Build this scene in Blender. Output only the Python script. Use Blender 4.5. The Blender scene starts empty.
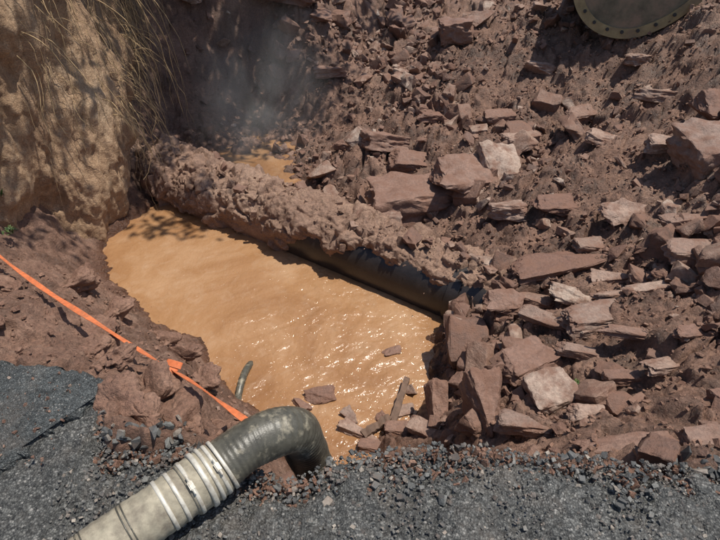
import bpy, bmesh, math, random
import numpy as np
from mathutils import Vector, Matrix, Euler
random.seed(7); rng=np.random.default_rng(7)
scene=bpy.context.scene
COL=scene.collection
R=math.radians

# ---------------------------------------------------------------- noise
def hsh(ix,iy,iz,s=0):
    ix=ix.astype(np.int64);iy=iy.astype(np.int64);iz=iz.astype(np.int64)
    n=(ix*374761393+iy*668265263+iz*1274126177+s*97531)&0xffffffff
    n=((n^(n>>13))*1274126177)&0xffffffff
    n=((n^(n>>15))*2246822519)&0xffffffff
    return ((n^(n>>16))&0xffffff)/float(0xffffff)
def vnoise(x,y,z,s=0):
    x0=np.floor(x);y0=np.floor(y);z0=np.floor(z)
    fx=x-x0;fy=y-y0;fz=z-z0
    fx=fx*fx*(3-2*fx);fy=fy*fy*(3-2*fy);fz=fz*fz*(3-2*fz)
    r=0
    for dx in(0,1):
        for dy in(0,1):
            for dz in(0,1):
                w=(fx if dx else 1-fx)*(fy if dy else 1-fy)*(fz if dz else 1-fz)
                r=r+w*hsh(x0+dx,y0+dy,z0+dz,s)
    return r*2-1
def fbm(x,y,z,o=4,s=0):
    r=0;a=1.0
    for i in range(o):
        c,sn=math.cos(i*1.1),math.sin(i*1.1)
        r=r+a*vnoise((c*x-sn*y)*2**i+i*7.3,(sn*x+c*y)*2**i,z*2**i+i*3.1,s+i);a*=.5
    return r/1.6
def facet(x,y,size,s=0,tilt=.8):
    """broken-block relief: each cell is a tilted flat facet at its own height, 0..size"""
    X=x/size+.25*vnoise(x/size*1.5,y/size*1.5,0*x,s+60);Y=y/size+.25*vnoise(x/size*1.5,y/size*1.5,0*x+9,s+61)
    x0=np.floor(X);y0=np.floor(Y);f1=np.full_like(X,9.);f2=np.full_like(X,9.);hh=np.zeros_like(X);z=np.zeros_like(x0)
    for dx in(-1,0,1):
        for dy in(-1,0,1):
            cx=x0+dx;cy=y0+dy
            px=X-(cx+hsh(cx,cy,z,s+11));py=Y-(cy+hsh(cx,cy,z,s+12));d=np.sqrt(px*px+py*py)
            v=hsh(cx,cy,z,s+13)**2+tilt*((hsh(cx,cy,z,s+14)-.5)*px+(hsh(cx,cy,z,s+15)-.5)*py)
            n_=d<f1
            f2=np.where(n_,f1,np.minimum(f2,d));hh=np.where(n_,v,hh);f1=np.where(n_,d,f1)
    return hh*sstep(0,.22,f2-f1)*size
def clod(x,y,size,s=0):
    x=x+size*.35*vnoise(x/size*2.3,y/size*2.3,0*x,s+70);y=y+size*.35*vnoise(x/size*2.3,y/size*2.3,0*x+5,s+71)
    X=x/size;Y=y/size;x0=np.floor(X);y0=np.floor(Y);best=np.zeros_like(X)
    z=np.zeros_like(x0)
    for dx in(-1,0,1):
        for dy in(-1,0,1):
            cx=x0+dx;cy=y0+dy
            px=cx+hsh(cx,cy,z,s+11);py=cy+hsh(cx,cy,z,s+12);rr=.2+.5*hsh(cx,cy,z,s+13)**1.5
            d2=(X-px)**2+(Y-py)**2
            best=np.maximum(best,np.sqrt(np.maximum(0,rr*rr-d2))*1.0)
    return best*size
def sstep(a,b,x):
    t=np.clip((x-a)/(b-a),0,1);return t*t*(3-2*t)

# ---------------------------------------------------------------- survey points of the excavation (cm)
S_XY="-57,370;-146,433;17,318;-23,254;-203,478;-84,308;39,271;-42,444;-100,484;19,380;60,328;-250,422;-204,352;-159,305;-121,270;-91,232;-63,208;22,189;47,226;59,280;-226,482;-252,291;-247,330;-204,222;-183,235;-156,233;-170,173;-135,174;-104,173;-81,159;-82,124;-62,129;-127,230;-96,214;59,188;81,191;125,172;165,160;63,161;90,144;120,131;147,124;92,302;115,347;140,273;168,223;215,233;82,247;85,417;43,495;-33,513;-70,547;-116,584;-123,632;-189,623;-13,634;103,572;172,420;214,337;267,345;258,552;319,456;113,687;-14,780;225,659;337,553;-158,757;-214,755;-81,765;-265,641;-264,694;65,959;364,910;-200,785"
S_Z=[-1.6,-1.6,-1.6,-1.6,-1.5,-1.5,-1.45,-1.55,-1.5,-1.5,-1.4,-1.27,-1.27,-1.27,-1.27,-1.27,-1.27,-1.25,-1.25,-1.22,-1.27,-.55,-.85,-.3,-.5,-.65,-.12,-.2,-.3,-.35,-.06,-.2,-.75,-.85,-.95,-.8,-.55,-.4,-.75,-.5,-.3,-.2,-1.0,-.85,-.75,-.55,-.4,-.98,-.95,-1.0,-1.1,-1.15,-1.22,-1.16,-1.05,-.9,-.65,-.6,-.5,-.2,-.35,0,-.2,-.45,.1,.35,-.8,0,.1,-.8,-.1,.3,.5,.8]
xy=[tuple(float(a)/100 for a in p.split(",")) for p in S_XY.split(";")]
assert len(xy)==len(S_Z),(len(xy),len(S_Z))
S=[(a,b,z) for (a,b),z in zip(xy,S_Z)]
S+=[(0,1.2,-1.0),(0,1.5,-1.35),(-.35,1.2,-.5),(-.3,1.6,-1.3),(.4,1.25,-.8),(.4,1.6,-1.2),(-.6,1.15,-.05),(.8,1.15,-.3),(1.3,1.1,-.12),(-3.2,3,-.3),(-3.7,3.6,.9),(-3.7,5,1.0),(-3.7,6.5,1.0),(-3.7,8,1.2),(-1.15,5.8,-1.26),(4.8,4,.4),(4.8,7,.7),(3,1.3,-.05),(4.8,1.5,0)]
S=np.array(S)
def kk(r2): return 0.5*r2*np.log(r2+1e-9)
n=len(S);A=np.zeros((n+3,n+3));d=((S[:,None,:2]-S[None,:,:2])**2).sum(-1)
A[:n,:n]=kk(d)+np.eye(n)*.01;A[:n,n]=1;A[:n,n+1:]=S[:,:2];A[n,:n]=1;A[n+1:,:n]=S[:,:2].T
W=np.linalg.solve(A,np.concatenate([S[:,2],[0,0,0]]))
def Hbase(x,y):
    x=np.asarray(x,float).ravel();y=np.asarray(y,float).ravel();out=np.empty_like(x)
    for i in range(0,len(x),20000):
        a=x[i:i+20000];b=y[i:i+20000]
        d=(a[:,None]-S[None,:,0])**2+(b[:,None]-S[None,:,1])**2
        out[i:i+20000]=kk(d)@W[:n]+W[n]+W[n+1]*a+W[n+2]*b
    return out
EX=[-40,-1.49,-1.24,-1.0,-.97,-.92,-.65,-.41,-.28,-.1,.29,.7,1.24,40]
EY=[1.5,1.45,1.43,1.35,1.2,1.07,1.08,.98,.94,1.0,1.07,1.04,.98,1.05]
def edge(x):
    x=np.asarray(x,float)
    z=np.zeros_like(x)
    return np.interp(x,EX,EY)+.03*fbm(x*5,z,z,4,3)+.012*vnoise(x*60,z,z,5)
def Hfull(x,y):
    x=np.asarray(x,float).ravel();y=np.asarray(y,float).ravel()
    xc=np.clip(x,-4.2,5.2);yc=np.clip(y,.6,10)
    h=Hbase(xc,yc)
    out=np.sqrt((x-xc)**2+(y-yc)**2)
    h=np.clip(h,-1.7,1.9)
    h=h+(.25-h)*sstep(0,8,out)
    z=np.zeros_like(x)
    amp=1-.6*sstep(-1.3,-1.5,h)
    rocky=.45+.55*sstep(-.6,.5,x+.25*(y-3.5))
    h=h+amp*(.085*fbm(x*1.7,y*1.7,z,3,1)+.06*fbm(x*6,y*6,z,4,2)+.016*fbm(x*28,y*28,z,3,6))
    h=h+amp*(rocky*(.42*facet(x,y,.27,1)+.30*facet(x+.3,y,.12,2))+.3*facet(x,y,.05,4)+.45*clod(x,y,.13,5)+.45*clod(x,y,.06,7)-.05)
    e=edge(x)
    t=sstep(-.06,.05,y-e)
    return h*t+(-.13)*(1-t)

# ---------------------------------------------------------------- mesh helpers
def mkobj(name,verts,faces,mat=None,smooth=True,parent=None):
    me=bpy.data.meshes.new(name)
    me.from_pydata([tuple(v) for v in verts] if not isinstance(verts,np.ndarray) else verts.tolist(),[],faces if not isinstance(faces,np.ndarray) else faces.tolist())
    me.update()
    if smooth: me.polygons.foreach_set("use_smooth",[True]*len(me.polygons))
    ob=bpy.data.objects.new(name,me);COL.objects.link(ob)
    if mat: me.materials.append(mat)
    if parent: ob.parent=parent
    return ob
def gridfaces(nr,nc):
    i=np.arange(nr-1)[:,None]*nc+np.arange(nc-1)[None,:]
    i=i.ravel();return np.stack([i,i+1,i+nc+1,i+nc],1)
def empty(name,loc=(0,0,0)):
    e=bpy.data.objects.new(name,None);COL.objects.link(e);e.location=loc;return e

# ---------------------------------------------------------------- materials
def newmat(name):
    m=bpy.data.materials.new(name);m.use_nodes=True
    nt=m.node_tree;b=nt.nodes["Principled BSDF"];return m,nt,b
class NB:
    def __init__(s,nt): s.nt=nt;s.tc=nt.nodes.new("ShaderNodeTexCoord")
    def n(s,t,**k):
        nd=s.nt.nodes.new(t)
        for a,b in k.items(): setattr(nd,a,b)
        return nd
    def l(s,a,b): s.nt.links.new(a,b)
    def noise(s,scale,detail=6,rough=.6,dist=0,src=None):
        nd=s.n("ShaderNodeTexNoise");nd.inputs["Scale"].default_value=scale;nd.inputs["Detail"].default_value=detail
        nd.inputs["Roughness"].default_value=rough;nd.inputs["Distortion"].default_value=dist
        s.l(src or s.tc.outputs["Object"],nd.inputs["Vector"]);return nd.outputs["Fac"]
    def vor(s,scale,feat="F1",out="Distance",rnd=1):
        nd=s.n("ShaderNodeTexVoronoi",feature=feat);nd.inputs["Scale"].default_value=scale;nd.inputs["Randomness"].default_value=rnd
        s.l(s.tc.outputs["Object"],nd.inputs["Vector"]);return nd.outputs[out]
    def ramp(s,fac,stops):
        nd=s.n("ShaderNodeValToRGB");e=nd.color_ramp.elements
        while len(e)<len(stops): e.new(.5)
        for i,(p,c) in enumerate(stops):
            e[i].position=p;e[i].color=(c,c,c,1) if isinstance(c,(int,float)) else (*c,1)
        s.l(fac,nd.inputs[0]);return nd.outputs[0]
    def mix(s,fac,a,b,mode="MIX"):
        nd=s.n("ShaderNodeMix",data_type="RGBA",blend_type=mode)
        for i,v in((0,fac),(6,a),(7,b)):
            if hasattr(v,"is_linked") : s.l(v,nd.inputs[i])
            elif isinstance(v,(int,float)): nd.inputs[i].default_value=v
            else: nd.inputs[i].default_value=(*v,1)
        return nd.outputs[2]
    def math(s,op,a,b=0):
        nd=s.n("ShaderNodeMath",operation=op)
        for i,v in((0,a),(1,b)):
            if hasattr(v,"is_linked"): s.l(v,nd.inputs[i])
            else: nd.inputs[i].default_value=v
        return nd.outputs[0]
    def bump(s,h,strength,dist,prev=None):
        nd=s.n("ShaderNodeBump");nd.inputs["Strength"].default_value=strength;nd.inputs["Distance"].default_value=dist
        s.l(h,nd.inputs["Height"])
        if prev: s.l(prev,nd.inputs["Normal"])
        return nd.outputs[0]

def soil_mat(name,dark,mid,light,bumpd=.02,wet=True,sc=1):
    m,nt,b=newmat(name);k=NB(nt)
    n1=k.noise(1.4*sc,8,.65);n2=k.noise(14*sc,8,.7);n3=k.noise(70*sc,4,.7)
    c=k.ramp(n1,[(.32,dark),(.5,mid),(.68,light)])
    c2=k.ramp(n2,[(.3,dark),(.52,mid),(.72,light)])
    c=k.mix(.55,c,c2)
    g=k.ramp(n3,[(.3,.5),(.55,1.0),(.8,1.5)])
    c=k.mix(.9,c,g,"MULTIPLY")
    rough=k.ramp(n2,[(.35,.42),(.65,.95)])
    if wet:
        damp=k.ramp(k.noise(2.3,5,.6,.5),[(.46,1.0),(.6,.66)])
        c=k.mix(1.0,c,damp,"MULTIPLY");rough=k.mix(1.0,rough,damp,"MULTIPLY")
        gz=k.n("ShaderNodeSeparateXYZ");k.l(k.tc.outputs["Object"],gz.inputs[0])
        w=k.n("ShaderNodeMapRange");w.inputs[1].default_value=-1.22;w.inputs[2].default_value=-1.04;w.inputs[3].default_value=1;w.inputs[4].default_value=0
        zz=k.math("ADD",gz.outputs[2],k.math("MULTIPLY",n1,.12));k.l(zz,w.inputs[0])
        c=k.mix(w.outputs[0],c,k.mix(1.0,c,(.48,.38,.31),"MULTIPLY"))
        rough=k.mix(w.outputs[0],rough,(.25,.25,.25))
    k.l(c,b.inputs["Base Color"]);k.l(rough,b.inputs["Roughness"])
    h=k.math("ADD",k.math("MULTIPLY",n2,1),k.math("MULTIPLY",n3,.4))
    b1=k.bump(h,1.0,bumpd)
    k.l(k.bump(k.noise(220*sc,3,.6),.6,.003,b1),b.inputs["Normal"])
    return m
M_soil=soil_mat("wet_clay_soil",(.115,.058,.037),(.245,.137,.094),(.39,.255,.188),.03)
M_bank=soil_mat("sandy_bank_soil",(.19,.10,.052),(.44,.28,.165),(.66,.49,.33),.03,False,1.3)
M_crust=soil_mat("pipe_crust_soil",(.14,.077,.05),(.28,.17,.118),(.42,.29,.21),.02,False)
M_clod=soil_mat("clod_soil",(.135,.066,.042),(.245,.135,.092),(.34,.21,.15),.02,False)

def rock_mat(name,stops,mudc=(.195,.103,.07)):
    m,nt,b=newmat(name);k=NB(nt)
    geo=k.n("ShaderNodeNewGeometry")
    oi=k.n("ShaderNodeObjectInfo")
    rv=k.math("FRACT",k.math("ADD",geo.outputs["Random Per Island"],oi.outputs["Random"]))
    c=k.ramp(rv,stops)
    n1=k.noise(9,8,.65);n2=k.noise(45,6,.7);n3=k.noise(150,3,.6)
    c=k.mix(.8,c,k.ramp(n2,[(.3,.5),(.55,1.0),(.8,1.4)]),"MULTIPLY")
    c=k.mix(k.ramp(n1,[(.42,.0),(.6,.9)]),c,mudc)
    k.l(c,b.inputs["Base Color"])
    k.l(k.ramp(n1,[(.3,.45),(.7,.9)]),b.inputs["Roughness"])
    b1=k.bump(n2,.8,.014);k.l(k.bump(n3,.6,.004,b1),b.inputs["Normal"])
    return m
M_rock=rock_mat("broken_rock",[(0,(.18,.094,.066)),(.35,(.25,.146,.107)),(.6,(.275,.19,.15)),(.85,(.36,.245,.19)),(1,(.46,.36,.29))])
M_rubble=rock_mat("rubble_rock",[(0,(.11,.06,.043)),(.4,(.195,.108,.077)),(.75,(.275,.17,.124)),(.93,(.37,.265,.205)),(1,(.48,.38,.31))])

def asphalt_mat(name,dk,md,lt,sc):
    m,nt,b=newmat(name);k=NB(nt)
    v=k.vor(sc,"F1","Color");sep=k.n("ShaderNodeSeparateColor");k.l(v,sep.inputs[0])
    c=k.ramp(sep.outputs[0],[(0,dk),(.6,md),(.92,lt),(1,(.30,.29,.27))])
    vd=k.vor(sc,"F1","Distance")
    c=k.mix(.8,c,k.ramp(vd,[(.25,1.0),(.8,.3)]),"MULTIPLY")
    n=k.noise(5,6,.6);c=k.mix(.7,c,k.ramp(n,[(.3,.65),(.7,1.35)]),"MULTIPLY")
    n4=k.noise(38,5,.7);c=k.mix(.8,c,k.ramp(n4,[(.36,.35),(.5,1.0),(.75,1.3)]),"MULTIPLY")
    dust=k.ramp(k.noise(3.2,8,.7),[(.5,0.0),(.72,.5)])
    c=k.mix(dust,c,(.17,.14,.115))
    k.l(c,b.inputs["Base Color"]);b.inputs["Roughness"].default_value=.62
    inv=k.math("SUBTRACT",1,vd)
    b1=k.bump(inv,.9,.006);b1=k.bump(n4,.8,.012,b1);k.l(k.bump(k.noise(300,3,.7),.5,.002,b1),b.inputs["Normal"])
    return m
M_asph=asphalt_mat("asphalt",(.04,.041,.04),(.105,.106,.101),(.17,.17,.16),130)
M_slab=asphalt_mat("old_asphalt",(.045,.051,.052),(.085,.095,.096),(.13,.14,.14),190)
m,nt,b=newmat("asphalt_crumbs");k=NB(nt);geo=k.n("ShaderNodeNewGeometry")
c=k.ramp(geo.outputs["Random Per Island"],[(0,(.04,.04,.039)),(.5,(.09,.09,.088)),(.85,(.15,.15,.14)),(.95,(.21,.175,.145)),(1,(.34,.30,.25))])
c=k.mix(.7,c,k.ramp(k.noise(90,4,.7),[(.3,.5),(.7,1.4)]),"MULTIPLY")
c=k.mix(k.ramp(k.noise(14,5,.7),[(.5,0.0),(.65,.6)]),c,(.18,.13,.10))
k.l(c,b.inputs["Base Color"]);b.inputs["Roughness"].default_value=.65
k.l(k.bump(k.noise(250,3,.6),.6,.003),b.inputs["Normal"]);M_crumb=m

m,nt,b=newmat("muddy_water");k=NB(nt)
n1=k.noise(.8,6,.62,1.6);n2=k.noise(6,6,.65,1.2)
c=k.ramp(n1,[(.32,(.235,.112,.047)),(.52,(.33,.178,.085)),(.72,(.41,.25,.14))])
c=k.mix(k.ramp(n2,[(.5,0.0),(.75,.35)]),c,(.45,.31,.205))
k.l(c,b.inputs["Base Color"])
k.l(k.ramp(k.noise(3,4,.6),[(.4,.07),(.62,.22)]),b.inputs["Roughness"]);b.inputs["IOR"].default_value=1.6
k.l(k.bump(k.noise(48,3,.55,.4),.7,.009),b.inputs["Normal"]);M_water=m

m,nt,b=newmat("old_pipe_iron");k=NB(nt)
n1=k.noise(4,8,.7);n2=k.noise(40,5,.7)
c=k.ramp(n1,[(.38,(.017,.014,.013)),(.6,(.035,.028,.025)),(.75,(.14,.088,.06))])
k.l(c,b.inputs["Base Color"]);b.inputs["Roughness"].default_value=.3
k.l(k.bump(n2,.5,.005),b.inputs["Normal"]);M_pipe=m

def plain(name,col,rough=.6,metal=0,var=.35,sc=20,bd=.002,dirt=None,dirts=(.5,.7)):
    m,nt,b=newmat(name);k=NB(nt)
    g=k.ramp(k.noise(sc,6,.65),[(.3,1-var),(.7,1+var)])
    c=k.mix(1.0,col,g,"MULTIPLY")
    if dirt: c=k.mix(k.ramp(k.noise(sc*.6,8,.7),[(dirts[0],0.0),(dirts[1],.9)]),c,dirt)
    k.l(c,b.inputs["Base Color"]);b.inputs["Roughness"].default_value=rough;b.inputs["Metallic"].default_value=metal
    k.l(k.bump(k.noise(sc*6,4,.6),.5,bd),b.inputs["Normal"]);return m
M_rubber=plain("hose_rubber",(.075,.07,.055),.38,0,.4,30,.002,(.34,.30,.22),(.52,.7))
M_canvas=plain("hose_canvas",(.31,.275,.205),.75,0,.3,25,.002,(.13,.105,.08),(.46,.70))
M_steel=plain("coupling_metal",(.55,.52,.45),.45,.15,.2,30,.001,(.2,.15,.1),(.5,.72))
M_strap=plain("orange_strap",(.58,.15,.05),.8,0,.3,40,.001,(.3,.13,.07),(.46,.72))
M_root=plain("dry_roots",(.36,.25,.135),.85,0,.4,15)
M_bark=plain("bark",(.14,.10,.07),.9,0,.4,12,.01)
M_bucket=plain("muddy_steel",(.15,.125,.08),.6,.1,.35,7,.004,(.26,.18,.12),(.45,.6))
M_rim=plain("worn_bucket_rim",(.29,.225,.115),.55,.1,.3,9,.003,(.2,.135,.09),(.5,.7))
M_stick=plain("excavator_paint",(.55,.33,.05),.5,0,.2,6,.002,(.2,.13,.09),(.55,.7))
M_wood=plain("wet_wood",(.12,.07,.045),.7,0,.4,20,.004)
M_black=plain("black_rubber",(.03,.03,.03),.6)
m,nt,b=newmat("leaves");k=NB(nt);geo=k.n("ShaderNodeNewGeometry")
k.l(k.ramp(geo.outputs["Random Per Island"],[(0,(.03,.06,.015)),(.6,(.06,.11,.025)),(1,(.11,.15,.04))]),b.inputs["Base Color"]);b.inputs["Roughness"].default_value=.55;M_leaf=m

# ---------------------------------------------------------------- ground
def spread(core0,core1,nodes,far0,far1,nf=16):
    a=core0-(abs(core0-far0))*(np.linspace(1,0,nf,endpoint=False)**2.5)
    b_=core1+(abs(far1-core1))*(np.linspace(0,1,nf+1)[1:]**2.5)
    return np.concatenate([a,nodes,b_])
xs=spread(-4.2,5.2,np.concatenate([np.arange(-4.2,-2.8,.03),np.arange(-2.8,2.6,.0145),np.arange(2.6,5.21,.022)]),-70,70)
ys=[.8]
while ys[-1]<10: ys.append(ys[-1]+.0075+.0022*ys[-1])
ys=spread(.8,10,np.array(ys),-70,80)
X,Y=np.meshgrid(xs,ys);xf=X.ravel();yf=Y.ravel()
Z=Hfull(xf,yf)
core=sstep(0,.1,yf-edge(xf)-.05)*(np.abs(xf)<6)*(yf<10.5)
dx=core*.04*fbm(xf*7,yf*7,Z*7,3,21);dy=core*.04*fbm(xf*7,yf*7,Z*7,3,22)
V=np.stack([xf+dx,yf+dy,Z],1)
ground=mkobj("ground",V,gridfaces(len(ys),len(xs)),M_soil)

# asphalt sheet
ax=spread(-2.2,2.2,np.arange(-2.2,2.2,.0075),-60,60)
sv=np.concatenate([[0,0,0],np.arange(0,.75,.0075),.75+(np.linspace(0,1,16)[1:]**2.5)*60])
AX,SV=np.meshgrid(ax,sv);e=edge(AX)
AY=e-SV
fr=AX.ravel();fy=AY.ravel()
near=(np.abs(fr)<2.3)*(fy>0)
rough_=sstep(.5,.02,SV.ravel())
zz=near*(.16*clod(fr,fy,.026,31)+.4*clod(fr+.2,fy+.1,.06,32)*rough_*(vnoise(fr*5,fy*5,0*fr,38)>-.2)+(.008+.018*rough_)*fbm(fr*6,fy*6,0*fr,3,33)+(.005+.009*rough_)*fbm(fr*30,fy*30,0*fr,4,36))-.004
AZ=zz.reshape(AX.shape)
crumble=sstep(.14,0,SV)*(.5+.5*vnoise(AX*14,AY*14,0*AX,37))
AZ-=.06*crumble
AZ[0,:]=-.22;AZ[1,:]=-.09;AY[0,:]=e[0]-.03;AY[1,:]=e[1]+.012*vnoise(ax*40,ax*0,ax*0,9)
pav=mkobj("asphalt_pavement",np.stack([AX.ravel(),AY.ravel(),AZ.ravel()],1),gridfaces(len(sv),len(ax))[:,::-1],M_asph)

# broken slab at left: the intact old road surface, standing a little proud
poly=[(-3.2,1.5),(-2.3,1.47),(-1.9,1.5),(-1.49,1.46),(-1.24,1.43),(-1.08,1.39),(-.97,1.34),(-1.03,1.26),(-1.07,1.2),(-1.14,1.12),(-1.16,1.04),(-1.22,.99),(-1.34,.88),(-1.5,.8),(-1.9,.76),(-3.2,.8)]
pts=[]
for i in range(len(poly)):
    a=np.array(poly[i]);b2=np.array(poly[(i+1)%len(poly)])
    nseg=max(2,int(np.linalg.norm(b2-a)/.012))
    for j in range(nseg):
        p=a+(b2-a)*j/nseg;t=3*i+3*j/nseg
        pts.append((p[0]+random.uniform(-.009,.009)+.014*math.sin(t*1.7)+.006*math.sin(t*7),p[1]+random.uniform(-.009,.009)+.012*math.sin(t*2.3)+.006*math.sin(t*9)))
cx=sum(p[0] for p in pts)/len(pts);cy=sum(p[1] for p in pts)/len(pts)
bm=bmesh.new()
def ring(z,inset,jit):
    r_=[]
    for x,y in pts:
        dxx,dyy=x-cx,y-cy;l_=math.hypot(dxx,dyy)
        r_.append(bm.verts.new((x-dxx/l_*inset+random.uniform(-jit,jit),y-dyy/l_*inset+random.uniform(-jit,jit),z+random.uniform(-jit,jit)*.6)))
    return r_
rs=[ring(-.08,-.01,.006),ring(-.01,0,.006),ring(.018,.006,.004),ring(.032,.024,.002)]
for a_,b_ in zip(rs,rs[1:]):
    for i in range(len(pts)): bm.faces.new((a_[i],a_[(i+1)%len(pts)],b_[(i+1)%len(pts)],b_[i]))
bm.faces.new(rs[-1]);bmesh.ops.recalc_face_normals(bm,faces=bm.faces[:])
me=bpy.data.meshes.new("asphalt_slab");bm.to_mesh(me);bm.free();me.materials.append(M_slab)
ob=bpy.data.objects.new("asphalt_slab",me);COL.objects.link(ob)

# ---------------------------------------------------------------- earth bank
def catmull(P,nn):
    P=np.asarray(P,float);m=len(P);t=np.linspace(0,m-1.0001,nn);i=t.astype(int);f=(t-i)[:,None]
    f=f.reshape((-1,)+(1,)*(P.ndim-1))
    g=lambda j:P[np.clip(j,0,m-1)]
    p0,p1,p2,p3=g(i-1),g(i),g(i+1),g(i+2)
    return .5*((2*p1)+(-p0+p2)*f+(2*p0-5*p1+4*p2-p3)*f*f+(-p0+3*p1-3*p2+p3)*f**3)
bank=[[(-8,2.0,-.9),(-7.5,2.2,-.2),(-7,2.5,.4),(-7,2.7,1.1),(-8,3.0,1.7),(-14,4,1.8)],
[(-3.53,3.26,-.8),(-3.25,3.22,-.2),(-3.1,3.36,.3),(-2.85,3.49,1.0),(-3.3,3.5,1.7),(-8,4,1.8)],
[(-2.95,3.4,-.85),(-2.79,3.5,-.4),(-2.76,3.85,.1),(-2.51,4.02,.9),(-2.9,4.2,1.7),(-7,4.6,1.8)],
[(-2.76,3.74,-1.15),(-2.75,4.02,-.7),(-2.61,4.23,-.05),(-2.6,4.83,.75),(-2.8,5.0,1.6),(-7,5.4,1.8)],
[(-2.58,4.08,-1.4),(-2.5,4.27,-.85),(-2.43,4.6,-.2),(-2.59,5.63,.6),(-2.8,5.9,1.5),(-7,6.2,1.8)],
[(-2.58,4.52,-1.4),(-2.57,4.9,-1.0),(-2.45,5.1,-.4),(-2.74,6.5,.4),(-3.0,6.8,1.4),(-7,7.2,1.8)],
[(-3.1,5.2,-1.3),(-3.1,5.8,-.9),(-3.1,6,-.4),(-3.2,7.2,.5),(-3.4,7.4,1.4),(-7,8,1.8)]]
B=np.array(bank);B=catmull(B,300);B=np.swapaxes(catmull(np.swapaxes(B,0,1),260),0,1)
du=np.gradient(B,axis=0);dv=np.gradient(B,axis=1);N=np.cross(du,dv);N/=np.linalg.norm(N,axis=2,keepdims=True)+1e-9
bx,by,bz=B[...,0],B[...,1],B[...,2]
disp=.15*fbm(bx*1.6,by*1.6,bz*1.2,4,41)+.08*fbm(bx*5,by*5,bz*2.2,4,42)+.05*np.abs(vnoise(bx*9,by*9,bz*1.6,43))+.018*fbm(bx*25,by*25,bz*14,3,44)
B=B+N*disp[...,None]
mkobj("earth_bank",B.reshape(-1,3),gridfaces(300,260),M_bank)

# ---------------------------------------------------------------- water
wx=np.arange(-2.75,.96,.0095);wy=np.arange(1.3,5.36,.0095);WX,WY=np.meshgrid(wx,wy)
turb=.55+.95*np.exp(-((WX+.05)**2+(WY-2.8)**2)/.9)
ca,sa=math.cos(.5),math.sin(.5);UX=ca*WX+sa*WY;UY=-sa*WX+ca*WY
wa=.15*fbm(UX*2.5,UY*2.5,0*UX,2,79)
WZ=-1.3+turb*(.008*fbm((UX+wa)*6,(UY-wa)*11,0*UX,3,71)+.0036*fbm((UX-wa)*20,(UY+wa)*30,0*UX,2,75))
mkobj("muddy_water",np.stack([WX.ravel(),WY.ravel(),WZ.ravel()],1),gridfaces(len(wy),len(wx)),M_water)
mkobj("muddy_puddle",[(-1.9,5.2,-1.18),(-.1,5.2,-1.18),(-.1,6.6,-1.18),(-1.9,6.6,-1.18)],[(0,1,2,3)],M_water,False)

# ---------------------------------------------------------------- pipe
A0=np.array([-2.45,5.52,-1.17]);A1=np.array([1.06,3.19,-1.19]);ad=A1-A0;L=np.linalg.norm(ad);ad/=L
nf=np.array([-.553,-.833,0]);up=np.cross(ad,nf);up=up*np.sign(up[2])
def tube(name,a0,a1,r,mat,seg=64,rings=40,parent=None):
    v=[]
    for i in range(rings+1):
        c=a0+(a1-a0)*i/rings
        for j in range(seg):
            t=2*math.pi*j/seg
            v.append(c+(nf*math.cos(t)+up*math.sin(t))*r)
    f=[]
    for i in range(rings):
        for j in range(seg):
            f.append((i*seg+j,i*seg+(j+1)%seg,(i+1)*seg+(j+1)%seg,(i+1)*seg+j))
    return mkobj(name,v,f,mat,True,parent)
pp=empty("buried_pipe")
tube("pipe_barrel",A0,A1,.275,M_pipe,parent=pp)
tube("pipe_joint_collar",A0+ad*(L*.93),A0+ad*(L*.93+.1),.292,M_pipe,rings=2,parent=pp)
ns,nth=560,280
s=np.linspace(-.02,L+.25,ns)[:,None]*np.ones((1,nth));th=np.ones((ns,1))*np.linspace(-math.pi*.6,math.pi*1.15,nth)[None,:]
u=s/L
thf=R(-60)+(R(44)-R(-60))*sstep(.43,.62,u)+.45*fbm(s*2.2,0*s,0*s,4,51)
cover=sstep(-.14,.16,th-thf+.15*vnoise(s*14,th*4,0*s,52)+.05*vnoise(s*50,th*14,0*s,59))
arc=th*.27
fl=lambda z,sc,sd,tl=.9:facet(s.ravel(),arc.ravel(),sc,sd,tl).reshape(s.shape)*z
thick=.02+.085*fbm(s*2.2,arc*2.5,0*s,4,53)+.04*np.maximum(0,np.sin(th))*(1-.5*u)+.10*np.maximum(0,-np.cos(th))*np.maximum(0,np.sin(th))+fl(.4,.18,54)+fl(.28,.07,55)+.4*clod(s.ravel(),arc.ravel(),.07,58).reshape(s.shape)+.022*fbm(s*16,arc*16,0*s,4,56)
rad=.26+cover*(.018+np.maximum(thick,.004))
P3=A0[None,None]+ad[None,None]*s[...,None]+rad[...,None]*(np.cos(th)[...,None]*nf+np.sin(th)[...,None]*up)
mkobj("pipe_soil_crust",P3.reshape(-1,3),gridfaces(ns,nth),M_crust)

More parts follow.
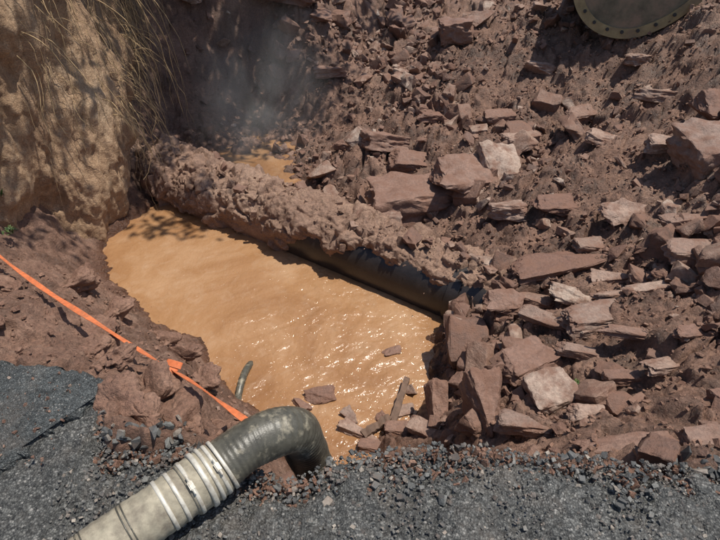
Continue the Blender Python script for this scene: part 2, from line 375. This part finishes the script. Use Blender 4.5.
# ---------------------------------------------------------------- rocks
def hull_template(seed,flat,bev,detail,blocky=True,jit=.22,dsp=.05):
    rr=random.Random(seed);bm=bmesh.new()
    if blocky:
        for sx in(-1,1):
            for sy in(-1,1):
                for sz in(-1,1):
                    if rr.random()<.12: 
                        continue
                    p=[sx*(1-rr.uniform(0,jit*2)),sy*(1-rr.uniform(0,jit*2)),sz*(1-rr.uniform(0,jit*1.6))]
                    bm.verts.new((p[0]*.5,p[1]*.5,p[2]*.5*flat))
        for i in range(3):
            p=[rr.uniform(-1,1) for _ in range(3)];mx=max(abs(c) for c in p);p=[c/mx for c in p];bm.verts.new((p[0]*.5,p[1]*.5,p[2]*.5*flat))
    else:
        for i in range(11):
            p=[rr.uniform(-1,1) for _ in range(3)]
            mx=max(abs(c) for c in p);p=[c/mx*rr.uniform(.8,1) for c in p]
            bm.verts.new((p[0]*.5,p[1]*.5,p[2]*.5*flat))
    bmesh.ops.convex_hull(bm,input=bm.verts[:])
    bmesh.ops.delete(bm,geom=[v for v in bm.verts if not v.link_faces],context="VERTS")
    if bev>0:
        bmesh.ops.dissolve_limit(bm,angle_limit=R(10),verts=bm.verts[:],edges=bm.edges[:])
        bmesh.ops.bevel(bm,geom=bm.edges[:],offset=bev,segments=2,affect="EDGES",profile=.6,clamp_overlap=True)
    if detail:
        bmesh.ops.triangulate(bm,faces=bm.faces[:])
        for k_ in range(detail):
            le=[e for e in bm.edges if e.calc_length()>(.11 if detail<3 else .05)]
            if le: bmesh.ops.subdivide_edges(bm,edges=le,cuts=1,use_grid_fill=False)
            bmesh.ops.triangulate(bm,faces=bm.faces[:])
    bmesh.ops.triangulate(bm,faces=bm.faces[:])
    bm.verts.ensure_lookup_table()
    v=np.array([x.co[:] for x in bm.verts]);f=np.array([[q.index for q in x.verts] for x in bm.faces]);bm.free()
    if detail:
        nrm=v/(np.linalg.norm(v,axis=1,keepdims=True)+1e-6)
        o=seed*3.7
        v=v+nrm*(dsp*fbm(v[:,0]*3+o,v[:,1]*3,v[:,2]*4,4,seed)+.03*fbm(v[:,0]*11+o,v[:,1]*11,v[:,2]*22,3,seed+1)-.02*np.abs(vnoise(v[:,0]*5+o,v[:,1]*5,v[:,2]*14,seed+4)))[:,None]
    return v,f
T_small=[hull_template(100+i,random.uniform(.5,.9),0,0,i%2==0) for i in range(40)]
T_mid=[hull_template(200+i,random.uniform(.6,1.05),.035,2,i%3!=0,.24,.13) for i in range(24)]
T_big=[hull_template(300+i,random.uniform(.8,1.0),.035,4,True,.2,.13) for i in range(24)]
T_clod=[hull_template(500+i,random.uniform(.8,1.0),.12,4,False,.2,.3) for i in range(8)]
def rotm(a,b2,c): return np.array(Euler((a,b2,c)).to_matrix())
def scatter(name,items,mat,smooth=False):
    vs=[];fs=[];o=0
    for (tpl,loc,sc,rot) in items:
        v,f=tpl;v2=(v*np.array(sc))@rotm(*rot).T+np.array(loc)
        vs.append(v2);fs.append(f+o);o+=len(v)
    ob=mkobj(name,np.concatenate(vs),np.concatenate(fs),mat,smooth)
    if smooth:
        try: ob.data.set_sharp_from_angle(angle=R(38))
        except Exception: pass
    return ob
def zone(x,y,left=.2):
    h=Hbase(x,y);line=(x-A0[0])*(-nf[0])+(y-A0[1])*(-nf[1])
    right=sstep(.35,.75,x-.0)*(y>1.1)
    back=sstep(.15,.4,line)
    wgt=np.maximum(right,back)
    wgt*=1-.75*sstep(.1,-1.6,x)*(line>.2)
    wgt=np.maximum(wgt,left)
    wgt*=(h>-1.2)|(rng.random(len(x))<.01)
    wgt*=(y-edge(x)>.05)
    wgt*=~((x<-2.3)&(y>3.2))
    return wgt
def pick(nw,left,x0=-3,x1=5,y0=1.0,y1=9.5,clump=True):
    x=rng.uniform(x0,x1,nw*8);y=rng.uniform(y0,y1,nw*8)
    cl=.12+.88*sstep(-.2,.25,fbm(x*1.3,y*1.3,0*x,3,91)) if clump else 1
    k2=rng.random(nw*8)<zone(x,y,left)*cl;x=x[k2][:nw];y=y[k2][:nw];return x,y,Hfull(x,y)
def rubble(name,cnt,smin,smax,power,tpls,mat,sink=.2,box=None,left=.2,clump=True,smooth=False):
    x,y,z=pick(cnt,left,*(box or (-3,5,1.0,9.5)),clump);it=[]
    for i in range(len(x)):
        sz=smin*(smax/smin)**(rng.random()**power)
        sc=(sz*rng.uniform(.8,1.4),sz*rng.uniform(.6,1.05),sz*rng.uniform(.5,1.0))
        it.append((tpls[rng.integers(len(tpls))],(x[i],y[i],z[i]+sz*(.3-sink)),sc,(rng.normal(0,.5),rng.normal(0,.5),rng.uniform(0,6.28))))
    return scatter(name,it,mat,smooth)
rubble("rubble_pile",1050,.08,.34,1.6,T_mid,M_rubble,.16,None,.0,True,True)
rubble("rubble_stones",4200,.025,.1,1.4,T_small,M_rubble,.12,None,.12)
rubble("soil_crumbs",20000,.008,.035,1.2,T_small,M_clod,.1,(-2.6,3.6,1.0,7.5),.5,False)
it=[]
for i in range(420):
    q=rng.uniform(.02,1.04);t=R(rng.normal(95,26));rr_=.345
    sz=.012+.08*rng.random()**4
    c=A0+ad*L*q+(nf*math.cos(t)+up*math.sin(t))*rr_
    it.append((T_small[rng.integers(40)],c,(sz*1.2,sz,sz*.8),tuple(rng.uniform(0,6,3))))
scatter("pipe_clods",it,M_crust)
it=[]
for i in range(46):
    q=1.04*rng.random()**.6;t=R(rng.normal(118,22));sz=.07+.13*rng.random()**2
    c=A0+ad*L*q+(nf*math.cos(t)+up*math.sin(t))*.355
    it.append((T_mid[rng.integers(24)],c,(sz*1.3,sz,sz*.75),(rng.normal(0,.4),rng.normal(0,.4),rng.uniform(0,6))))
scatter("pipe_rubble",it,M_rubble,True)
# big lumps of clay at the lip and on the left bank
for i,(x,y,sz) in enumerate([(-.93,1.27,.17),(-.8,1.2,.14),(-.72,1.32,.2),(-.58,1.22,.16),(-.88,1.42,.19),(-.66,1.48,.15),(-1.05,1.55,.16),(-1.3,1.75,.18),(-1.5,2.1,.2),(-1.75,2.7,.22),(-1.3,2.45,.16),(-1.05,2.1,.17),(-.85,1.85,.15),(-2.1,3.0,.24),(-2.2,2.5,.18),(-1.9,1.9,.16),(-.55,1.7,.15)]):
    v,fv=T_clod[i%8];o=mkobj("clay_clod",v*np.array((sz*1.3,sz*1.05,sz*.85)),fv,M_clod,True)
    o.location=(x,y,float(Hfull([x],[y])[0])+sz*.14);o.rotation_euler=(random.uniform(-.4,.4),random.uniform(-.4,.4),random.uniform(0,6))

RK="28,544,51,34;57,517,43,27;53,455,76,66;104,448,63,54;135,467,35,49;127,387,35,26;166,505,33,23;155,314,72,32;123,284,27,14;150,274,38,15;177,286,25,13;154,240,51,22;220,276,37,20;189,258,29,10;288,501,41,20;210,348,39,22;163,375,35,23;70,179,20,39;101,211,35,24;80,157,23,14;105,183,25,25;158,212,35,9;180,200,28,8;115,126,42,12;138,120,20,13;129,210,24,7;270,370,43,51;298,428,26,34;122,705,41,46;-221,761,48,40;-104,782,90,39;-40,711,40,27;24,275,14,8;-28,233,22,13;1,203,28,9;50,210,12,27;26,203,20,10;142,234,19,13;163,185,32,10;153,712,33,26;207,613,34,21;226,456,32,19;234,533,32,19;253,402,30,20;155,556,33,22;81,581,32,21;296,570,32,21;-12,560,35,21;140,183,19,9;115,160,20,8;93,347,34,20;100,270,26,19;230,312,29,13;177,329,31,15;168,155,7,8;120,248,27,13;166,260,27,11;16,212,17,8;-6,216,13,7;30,220,15,9;10,193,22,9;40,194,18,12;-40,226,12,8;36,238,12,8"
rk=[tuple(int(a)/100 for a in p.split(",")) for p in RK.split(";")]
for i,(x,y,a,bb) in enumerate(rk):
    z=float(Hfull([x],[y])[0]);dp=bb*1.05;hh=max(.07,bb*.68)
    if z<-1.33: z=-1.32
    rot=[rng.normal(.05,.14),rng.normal(0,.12),rng.normal(0,.25)]
    if i>=57: rot[2]=rng.uniform(-1.2,1.2)
    if bb>a*1.2: rot=[.5,.1,rng.normal(.2,.1)]
    tv,tf=T_big[i%24]
    v=(tv*np.array((a*1.15,max(dp,.09),hh)))
    o=mkobj("rock",v,tf,M_rock,True)
    try: o.data.set_sharp_from_angle(angle=R(38))
    except Exception: pass
    o.location=(x,y,z+hh*.3);o.rotation_euler=rot

# asphalt crumbs / gravel
def gx(cnt,x0,x1,s0,s1,a,b_,pw,zb=0):
    it=[]
    x=rng.uniform(x0,x1,cnt);ss=s0+(s1-s0)*rng.random(cnt)**1.6;y=edge(x)-ss
    for i in range(cnt):
        if x[i]<-1.02: continue
        sz=a*(b_/a)**(rng.random()**pw)
        it.append((T_small[rng.integers(40)],(x[i],y[i],zb+sz*.15+.002),(sz*1.2,sz,sz*.8),(rng.normal(0,.5),rng.normal(0,.5),rng.uniform(0,6.28))))
    return it
scatter("loose_gravel",gx(6500,-1.5,1.7,-.02,.5,.004,.016,1.2)+gx(120,-1.2,1.6,-.03,.2,.015,.035,1.8),M_crumb)
it=[]
for i in range(420):
    x=rng.uniform(-1.0,1.7);y=float(edge(x))+abs(rng.normal(0,.05))
    z=float(Hfull([x],[y])[0]);sz=.01+.035*rng.random()**2;it.append((T_small[rng.integers(40)],(x,y,z+sz*.2),(sz*1.3,sz,sz*.7),tuple(rng.uniform(0,6,3))))
scatter("asphalt_chunks",it,M_crumb)
it=[]
for i in range(1100):
    x=rng.uniform(-1.0,1.7);ss=abs(rng.normal(0,.05));y=float(edge(x))-ss
    sz=.006+.025*rng.random()**3;it.append((T_small[rng.integers(40)],(x,y,sz*.1-.01),(sz*1.3,sz,sz*.7),tuple(rng.uniform(0,6,3))))
scatter("spilled_soil",it,M_clod)
it=[]
for i in range(90):
    x=rng.uniform(-1.5,-1.05);y=rng.uniform(.95,1.4);sz=.004+.012*rng.random()**3
    it.append((T_small[rng.integers(40)],(x,y,.034+sz*.2),(sz*1.3,sz,sz*.7),tuple(rng.uniform(0,6,3))))
scatter("slab_grit",it,M_rubble)

# ---------------------------------------------------------------- hose
def sweep(name,path,rfun,mat,parent=None,seg=40,closed_ends=True):
    P=[Vector(p) for p in path];v=[];nP=len(P);T=[(P[min(i+1,nP-1)]-P[max(i-1,0)]).normalized() for i in range(nP)]
    nrm=T[0].orthogonal().normalized();dist=0
    for i in range(nP):
        if i: dist+=(P[i]-P[i-1]).length
        nrm=(nrm-T[i]*nrm.dot(T[i])).normalized();bn=T[i].cross(nrm)
        for j in range(seg):
            t=2*math.pi*j/seg;r=rfun(dist,t);v.append(P[i]+(nrm*math.cos(t)+bn*math.sin(t))*r)
    f=[(i*seg+j,i*seg+(j+1)%seg,(i+1)*seg+(j+1)%seg,(i+1)*seg+j) for i in range(nP-1) for j in range(seg)]
    if closed_ends: f+= [tuple(range(seg-1,-1,-1)),tuple((nP-1)*seg+j for j in range(seg))]
    return mkobj(name,v,f,mat,True,parent)
hp=np.array([(-1.9,-.5,.09),(-1.4,.05,.09),(-.98,.45,.09),(-.77,.66,.09),(-.61,.80,.10),(-.475,.92,.105),(-.37,1.01,.12),(-.275,1.075,.105),(-.225,1.125,.02),(-.21,1.155,-.13),(-.18,1.22,-.4),(-.12,1.42,-.9),(-.05,1.75,-1.55)])
HP=catmull(hp,700)
dl=np.concatenate([[0],np.cumsum(np.linalg.norm(np.diff(HP,axis=0),axis=1))])
LT=dl[-1];q=np.arange(0,LT,.004);HP=np.stack([np.interp(q,dl,HP[:,i]) for i in range(3)],1)
ci=int(np.argmin(np.linalg.norm(HP-np.array([-.50,.90,.103]),axis=1)))
hose=empty("suction_hose")
sweep("hose_canvas_section",HP[:ci+2],lambda s,t:.081+.0009*math.sin((s/.03)*2*math.pi+t)+.0008*math.sin(s*60+t*2)+.0006*math.sin(s*23+t*3),M_canvas,hose)
sweep("hose_rubber_section",HP[ci-2:],lambda s,t:.082+.0008*math.sin((s/.018)*2*math.pi+t)+.0016*math.sin(s*31+2*t)+.001*math.sin(s*17+3*t),M_rubber,hose)
def band(name,i0,i1,r,bev,mat):
    p=HP[i0:i1+1];Ln=(i1-i0)*.004
    sweep(name,p,lambda s,t:r+.0006*math.sin(3*t+r*900)-bev*max(0,1-min(s,Ln-s)/.006)**2,mat,hose,48)
band("coupling_body",ci-15,ci+15,.088,.004,M_canvas)
band("coupling_flange",ci-3,ci+1,.096,.002,M_steel)
band("coupling_flange_ring",ci+4,ci+7,.094,.002,M_steel)
for kx,o in enumerate((-34,-24,-13,10,16)):
    band("clamp_band_%d"%kx,ci+o,ci+o+3,.0905 if abs(o)<20 else .0845,.001,M_steel)
for kx,o in enumerate((-58,-61,-88,-91)): band("hose_stripe_%d"%kx,ci+o,ci+o+1,.0835,.0006,M_rubber)
for o in(-12,12):
    c=Vector(HP[ci+o]);tdir=Vector(HP[ci+o+1]-HP[ci+o-1]).normalized();side=tdir.cross(Vector((0,0,1))).normalized();upv=side.cross(tdir)
    rdir=(upv*.85+side*.5).normalized();tang=tdir.cross(rdir)
    bm=bmesh.new();bmesh.ops.create_cube(bm,size=1)
    bmesh.ops.scale(bm,vec=(.016,.03,.012),verts=bm.verts[:]);bmesh.ops.bevel(bm,geom=bm.edges[:],offset=.003,segments=2,affect="EDGES")
    mt=Matrix((tdir,tang,rdir)).transposed().to_4x4();mt.translation=c+rdir*.095
    bmesh.ops.transform(bm,matrix=mt,verts=bm.verts[:])
    r2=bmesh.ops.create_cone(bm,segments=12,radius1=.004,radius2=.004,depth=.055,cap_ends=True)
    mt2=Matrix((rdir,tdir,tang)).transposed().to_4x4();mt2.translation=c+rdir*.096
    bmesh.ops.transform(bm,matrix=mt2,verts=r2["verts"])
    me=bpy.data.meshes.new("clamp_lug");bm.to_mesh(me);bm.free();me.materials.append(M_steel);ob=bpy.data.objects.new("clamp_lug",me);COL.objects.link(ob);ob.parent=hose

# ---------------------------------------------------------------- strap
sp=catmull([(-3.6,3.75,-.30),(-3.0,3.27,-.38),(-2.45,2.83,-.42),(-1.9,2.38,-.34),(-1.45,2.02,-.24),(-1.0,1.68,-.17),(-.72,1.45,-.08),(-.42,1.17,.03),(-.34,1.1,.05)],160)
hz=Hfull(sp[:,0],sp[:,1])+.015
hz=np.array([hz[max(0,i-3):i+4].max() for i in range(160)]);hz=np.convolve(np.pad(hz,6,mode="edge"),np.ones(13)/13,"valid")
mask=sp[:,1]>1.25
sp[:,2]=np.where(mask,np.maximum(sp[:,2],hz),sp[:,2])
v=[]
for i,p in enumerate(sp):
    t=sp[min(i+1,159)]-sp[max(i-1,0)];t/=np.linalg.norm(t);sd=np.cross(t,[0,0,1]);sd/=np.linalg.norm(sd);uu=np.cross(sd,t)
    a=.5+.45*math.sin(i*.07)+.25*math.sin(i*.31);w=(sd*math.cos(a)+uu*math.sin(a))*.015;nn=np.cross(t,w);nn/=np.linalg.norm(nn)
    for s1,s2 in((-1,-1),(1,-1),(1,1),(-1,1)): v.append(p+w*s1+nn*s2*.0012)
f=[(i*4+j,i*4+(j+1)%4,i*4+4+(j+1)%4,i*4+4+j) for i in range(159) for j in range(4)]
se=empty("ratchet_strap");mkobj("strap_webbing",v,f,M_strap,False,se)
kp=sp[110];tt=sp[111]-sp[109];yaw=math.atan2(tt[1],tt[0])
for kx,(o,r_) in enumerate([((0,0,.012),.0),((.015,.01,.022),.5),((-.02,-.01,.012),-.6)]):
    v=[];
    for i in range(21):
        a=2*math.pi*i/20;v+= [(.036*math.cos(a),-.015,.010*math.sin(a)),(.036*math.cos(a),.015,.010*math.sin(a))]
    fo=[(2*i,2*i+2,2*i+3,2*i+1) for i in range(20)]
    ob=mkobj("strap_loop_%d"%kx,v,fo,M_strap,True,se);ob.location=kp+np.array(o);ob.rotation_euler=(r_,.2,yaw+r_)

# ---------------------------------------------------------------- roots
cu=bpy.data.curves.new("hanging_roots","CURVE");cu.dimensions="3D";cu.bevel_depth=1;cu.bevel_resolution=1
def strand(p,dirv,steps,r,grav=.06,jit=.35,ln=.05):
    d=Vector(dirv).normalized();pts=[Vector(p)]
    for i in range(steps):
        d=(d+Vector((random.gauss(0,jit),random.gauss(0,jit),random.gauss(0,jit)))*.45+Vector((0,0,-grav*4))).normalized()
        pts.append(pts[-1]+d*ln)
    s_=cu.splines.new("POLY");s_.points.add(len(pts)-1)
    for i,q_ in enumerate(pts):
        s_.points[i].co=(*q_,1);s_.points[i].radius=r*(1-.75*i/len(pts))
def bpt(iu,iv): return B[int(iu*300/260),int(iv*260/220)]
for i in range(430):
    iu=random.uniform(95,250);iv=random.uniform(90,175)
    if random.random()<.6: iu=random.uniform(185,250)
    p=bpt(iu,iv)+np.array([.03,-.03,0])
    strand(p,(random.uniform(0,.9),random.uniform(-.7,.2),random.uniform(-.8,.3)),random.randint(8,26),random.choice((.0018,.0025,.003,.005)),.06,.4,.045)
for p,d2,st,r in [((-2.6,5.6,.9),(.7,.1,.1),34,.008),((-2.6,5.9,.8),(.6,.5,0),30,.006),((-2.55,5.2,.7),(.7,.2,.2),30,.005),((-2.7,6.3,.7),(.8,0,0),26,.007),((-2.6,5.7,1.0),(.9,-.2,0),36,.004),((-2.6,5.4,.9),(.9,.3,.2),40,.006),((-2.6,6.0,.9),(.9,.1,.1),40,.005)]:
    strand(p,d2,st,r,.035,.16,.05)
cu.materials.append(M_root);ob=bpy.data.objects.new("hanging_roots",cu);COL.objects.link(ob)

# sticks and debris
def plank(name,p0,p1,w,h,mat,seed):
    P0=Vector(p0);P1=Vector(p1);t=(P1-P0).normalized();sd=t.cross(Vector((0,0,1))).normalized();uu=sd.cross(t);rr=random.Random(seed);v=[]
    nS=12
    for i in range(nS+1):
        c=P0.lerp(P1,i/nS)
        for a,b2 in((-1,-1),(1,-1),(1,1),(-1,1)):
            v.append(c+sd*(a*w*.5*(1-.25*i/nS)+rr.gauss(0,.003))+uu*(b2*h*.5+rr.gauss(0,.002))+t*(rr.gauss(0,.012) if i in(0,nS) else 0))
    f=[(i*4+j,i*4+(j+1)%4,i*4+4+(j+1)%4,i*4+4+j) for i in range(nS) for j in range(4)]+[(3,2,1,0),(nS*4,nS*4+1,nS*4+2,nS*4+3)]
    return mkobj(name,v,f,mat,False)
plank("broken_plank",(.2,2.05,-1.27),(.34,2.46,-1.24),.05,.025,M_wood,1)
plank("broken_plank",(.42,1.98,-1.22),(.55,2.28,-1.12),.04,.025,M_wood,2)
plank("broken_plank",(.02,2.0,-1.27),(.2,2.12,-1.24),.06,.02,M_wood,3)
sh=catmull([(-.86,2.24,-1.36),(-.85,2.36,-1.275),(-.84,2.5,-1.265),(-.825,2.62,-1.30),(-.815,2.72,-1.38)],30)
sweep("sunken_rope",sh,lambda s,t:.026+.002*math.sin(s*180+t*2),M_rubber,None,16)

# small weeds
def weed(x,y,z,nl,sz,name="weed"):
    v=[];f=[]
    for i in range(nl):
        a=random.uniform(0,6.28);ln=sz*random.uniform(.5,1);w=ln*.16;tl=random.uniform(.3,1.2)
        d=Vector((math.cos(a)*math.sin(tl),math.sin(a)*math.sin(tl),math.cos(tl)));sd=Vector((-math.sin(a),math.cos(a),0))*w;o=len(v)
        b0=Vector((x,y,z))+Vector((random.uniform(-1,1),random.uniform(-1,1),0))*sz*.6
        v+=[b0,b0+d*ln*.5+sd,b0+d*ln-Vector((0,0,ln*.15)),b0+d*ln*.5-sd];f.append((o,o+1,o+2,o+3))
    mkobj(name,v,f,M_leaf,False)
weed(1.2,1.86,float(Hfull([1.2],[1.86])[0])+.03,26,.05)
weed(-2.82,3.5,-.38,50,.10)
weed(-2.7,3.35,-.6,30,.07)

# ---------------------------------------------------------------- excavator bucket + stick
bk=empty("excavator_bucket",(2.84,6.5,.18))
prof=[(-.35,1.0),(-.52,.78),(-.56,.5),(-.46,.24),(-.25,.06),(.02,0),(.28,.06),(.52,.24),(.70,.48)]
prof=catmull([(a,0,b2) for a,b2 in prof],40)
v=[];wd=.42
for p in prof:
    nrm=Vector((-p[0],0,.55-p[2])).normalized()*.03
    v+=[(p[0],-wd,p[2]),(p[0],wd,p[2]),(p[0]+nrm.x,wd,p[2]+nrm.z),(p[0]+nrm.x,-wd,p[2]+nrm.z)]
f=[(i*4+j,i*4+(j+1)%4,i*4+4+(j+1)%4,i*4+4+j) for i in range(39) for j in range(4)]+[(3,2,1,0),(156,157,158,159)]
mkobj("shell",v,f,M_bucket,False,bk)
for sgn in(-1,1):
    v=[(p[0]*1.02,sgn*(wd+.002),p[2]*1.02-.012) for p in prof]+[(.1,sgn*(wd+.002),1.02)]
    v2=[(a,b2+sgn*.035,c) for a,b2,c in v];nn_=len(v)
    f=[tuple(range(nn_)),tuple(range(2*nn_-1,nn_-1,-1))]+[(i,(i+1)%nn_,nn_+(i+1)%nn_,nn_+i) for i in range(nn_)]
    mkobj("side_plate",v+v2,f,M_bucket,False,bk)
    v=[]
    for p in prof:
        nrm=Vector((-p[0],0,.55-p[2])).normalized()
        for dd,yy in((-.012,.037),(.09,.037),(.09,.055),(-.012,.055)): v.append((p[0]*1.02+nrm.x*dd,sgn*(wd+yy),p[2]*1.02-.012+nrm.z*dd))
    f=[(i*4+j,i*4+(j+1)%4,i*4+4+(j+1)%4,i*4+4+j) for i in range(39) for j in range(4)]
    mkobj("wear_strip",v,f,M_rim,False,bk)
    bm=bmesh.new()
    for i in range(5,38,3):
        p=prof[i];nrm=Vector((-p[0],0,.55-p[2])).normalized()
        r2=bmesh.ops.create_cone(bm,segments=10,radius1=.018,radius2=.018,depth=.02,cap_ends=True,matrix=Matrix.Translation((p[0]*1.02+nrm.x*.045,sgn*(wd+.06),p[2]*1.02+nrm.z*.045))@Matrix.Rotation(R(90),4,"X"))
    me=bpy.data.meshes.new("bolts");bm.to_mesh(me);bm.free();me.materials.append(M_black);ob=bpy.data.objects.new("bolts",me);COL.objects.link(ob);ob.parent=bk
for i in range(4):
    y=-wd+.08+i*(2*wd-.16)/3;x0,z0=prof[-1][0],prof[-1][2]
    v=[(x0-.05,y-.05,z0-.1),(x0-.05,y+.05,z0-.1),(x0-.02,y+.05,z0+.0),(x0-.02,y-.05,z0+.0),(x0+.14,y-.02,z0+.12),(x0+.14,y+.02,z0+.12),(x0+.12,y+.02,z0+.14),(x0+.12,y-.02,z0+.14)]
    mkobj("tooth_%d"%i,v,[(0,1,2,3),(4,7,6,5),(0,4,5,1),(1,5,6,2),(2,6,7,3),(3,7,4,0)],M_bucket,False,bk)
def beam(name,p0,p1,w0,h0,w1,h1,mat,par):
    p0=Vector(p0);p1=Vector(p1);t=(p1-p0).normalized();sd=Vector((0,1,0));uu=sd.cross(t).normalized();v=[]
    for p,w,h in((p0,w0,h0),(p1,w1,h1)):
        for a,b2 in((-1,-1),(1,-1),(1,1),(-1,1)): v.append(p+sd*a*w/2+uu*b2*h/2)
    o=mkobj(name,v,[(3,2,1,0),(4,5,6,7),(0,1,5,4),(1,2,6,5),(2,3,7,6),(3,0,4,7)],mat,False,par)
    md=o.modifiers.new("b","BEVEL");md.width=.015;md.segments=2;return o
beam("stick_arm",(-.1,0,1.0),(2.4,0,2.6),.22,.28,.3,.5,M_stick,bk)
beam("linkage",(.0,0,1.05),(.35,0,1.6),.28,.1,.28,.1,M_stick,bk)
beam("bucket_cylinder",(.35,0,1.6),(1.9,0,2.6),.1,.1,.12,.12,M_black,bk)
bk.rotation_euler=(0,R(8),R(-14))

# ---------------------------------------------------------------- tree on the bank (shades the left side)
tree=empty("tree",(0,0,0))
trunk=catmull([(-4.6,8.4,1.0),(-4.4,8.2,2.2),(-3.9,7.9,3.4),(-3.2,7.6,4.6),(-2.8,7.4,5.6)],60)
sweep("trunk",trunk,lambda s,t:(.2*(1-s/6.5)+.05)*(1+.08*math.sin(3*t+s)),M_bark,tree,20)
tips=[]
ends=[(random.uniform(-3.8,.6),random.uniform(5.9,9.0),random.uniform(3.6,5.6)) for i in range(17)]+[(random.uniform(-.6,1.5),random.uniform(6.7,8.8),random.uniform(3.6,5.2)) for i in range(9)]
sparse=[(-.6,5.2,4.2),(-1.3,4.4,4.3),(.1,4.9,4.6),(-1.0,3.9,4.4)]
for i,en in enumerate(ends+sparse):
    dn=i<len(ends)
    st=trunk[random.randint(24,59)];end=np.array(en)
    mid=(st+end)/2+np.array([random.uniform(-.2,.2),random.uniform(-.2,.2),.35])
    pth=catmull([st,mid,end],24);sweep("limb_%d"%i,pth,lambda s,t:max(.008,.05*(1-s/5)),M_bark,tree,8)
    for _ in range(14 if dn else 6):
        j=random.randint(9,23) if dn else random.randint(16,23);tips.append(pth[j]+np.array([random.gauss(0,.28),random.gauss(0,.28),random.gauss(0,.22)]))
v=[];f=[]
for tp in tips:
    for _ in range(34):
        c=Vector(tp)+Vector((random.gauss(0,.15),random.gauss(0,.15),random.gauss(0,.11)))
        e_=Euler((random.gauss(0,.6),random.gauss(0,.6),random.uniform(0,6.28))).to_matrix();l_=random.uniform(.05,.09);w_=l_*.42;o=len(v)
        for a,b2 in((-l_,0),(0,w_),(l_,0),(0,-w_)): v.append(c+e_@Vector((a,b2,0)))
        f.append((o,o+1,o+2,o+3))
mkobj("foliage",v,f,M_leaf,False,tree)

# ---------------------------------------------------------------- steam rising at the far end of the pipe
m=bpy.data.materials.new("steam");m.use_nodes=True;nt=m.node_tree;nt.nodes.clear();k=NB(nt)
out=k.n("ShaderNodeOutputMaterial");vs_=k.n("ShaderNodeVolumeScatter");vs_.inputs["Color"].default_value=(1,.95,.88,1);vs_.inputs["Anisotropy"].default_value=.1
ln=k.n("ShaderNodeVectorMath",operation="LENGTH");k.l(k.tc.outputs["Object"],ln.inputs[0])
fall=k.ramp(ln.outputs["Value"],[(.1,1.0),(.95,0.0)])
nz=k.ramp(k.noise(1.7,4,.6,.8),[(.4,0.0),(.66,1.0)])
k.l(k.math("MULTIPLY",k.math("MULTIPLY",fall,nz),.6),vs_.inputs["Density"]);k.l(vs_.outputs[0],out.inputs["Volume"])
bm=bmesh.new();bmesh.ops.create_uvsphere(bm,u_segments=24,v_segments=16,radius=1)
me=bpy.data.meshes.new("steam");bm.to_mesh(me);bm.free();me.materials.append(m)
ob=bpy.data.objects.new("steam",me);COL.objects.link(ob);ob.location=(-1.1,5.6,-.35);ob.scale=(.9,.9,1.2);ob.rotation_euler=(0,R(18),0)

# ---------------------------------------------------------------- light, sky, camera
tosun=Vector((.31,.04,.93)).normalized()
el=math.asin(tosun.z);az=math.atan2(tosun.x,tosun.y)
sl=bpy.data.lights.new("sun","SUN");sl.energy=5.0;sl.angle=R(.5);sl.color=(1,.945,.85)
so=bpy.data.objects.new("sun",sl);COL.objects.link(so);so.rotation_euler=(-tosun).to_track_quat("-Z","Y").to_euler();so.location=(3,2,10)
w=bpy.data.worlds.new("World");scene.world=w;w.use_nodes=True;nt=w.node_tree
sk=nt.nodes.new("ShaderNodeTexSky");sk.sky_type="NISHITA";sk.sun_disc=False;sk.sun_elevation=el;sk.sun_rotation=az
nt.links.new(sk.outputs[0],nt.nodes["Background"].inputs[0]);nt.nodes["Background"].inputs[1].default_value=.115
cam=bpy.data.cameras.new("camera");cam.lens=26;cam.sensor_width=36;cam.clip_start=.05;cam.clip_end=500
co=bpy.data.objects.new("camera",cam);COL.objects.link(co);co.location=(0,0,1.65);co.rotation_euler=(R(52),0,0);scene.camera=co
scene.view_settings.view_transform="Standard";scene.view_settings.look="None";scene.view_settings.exposure=0
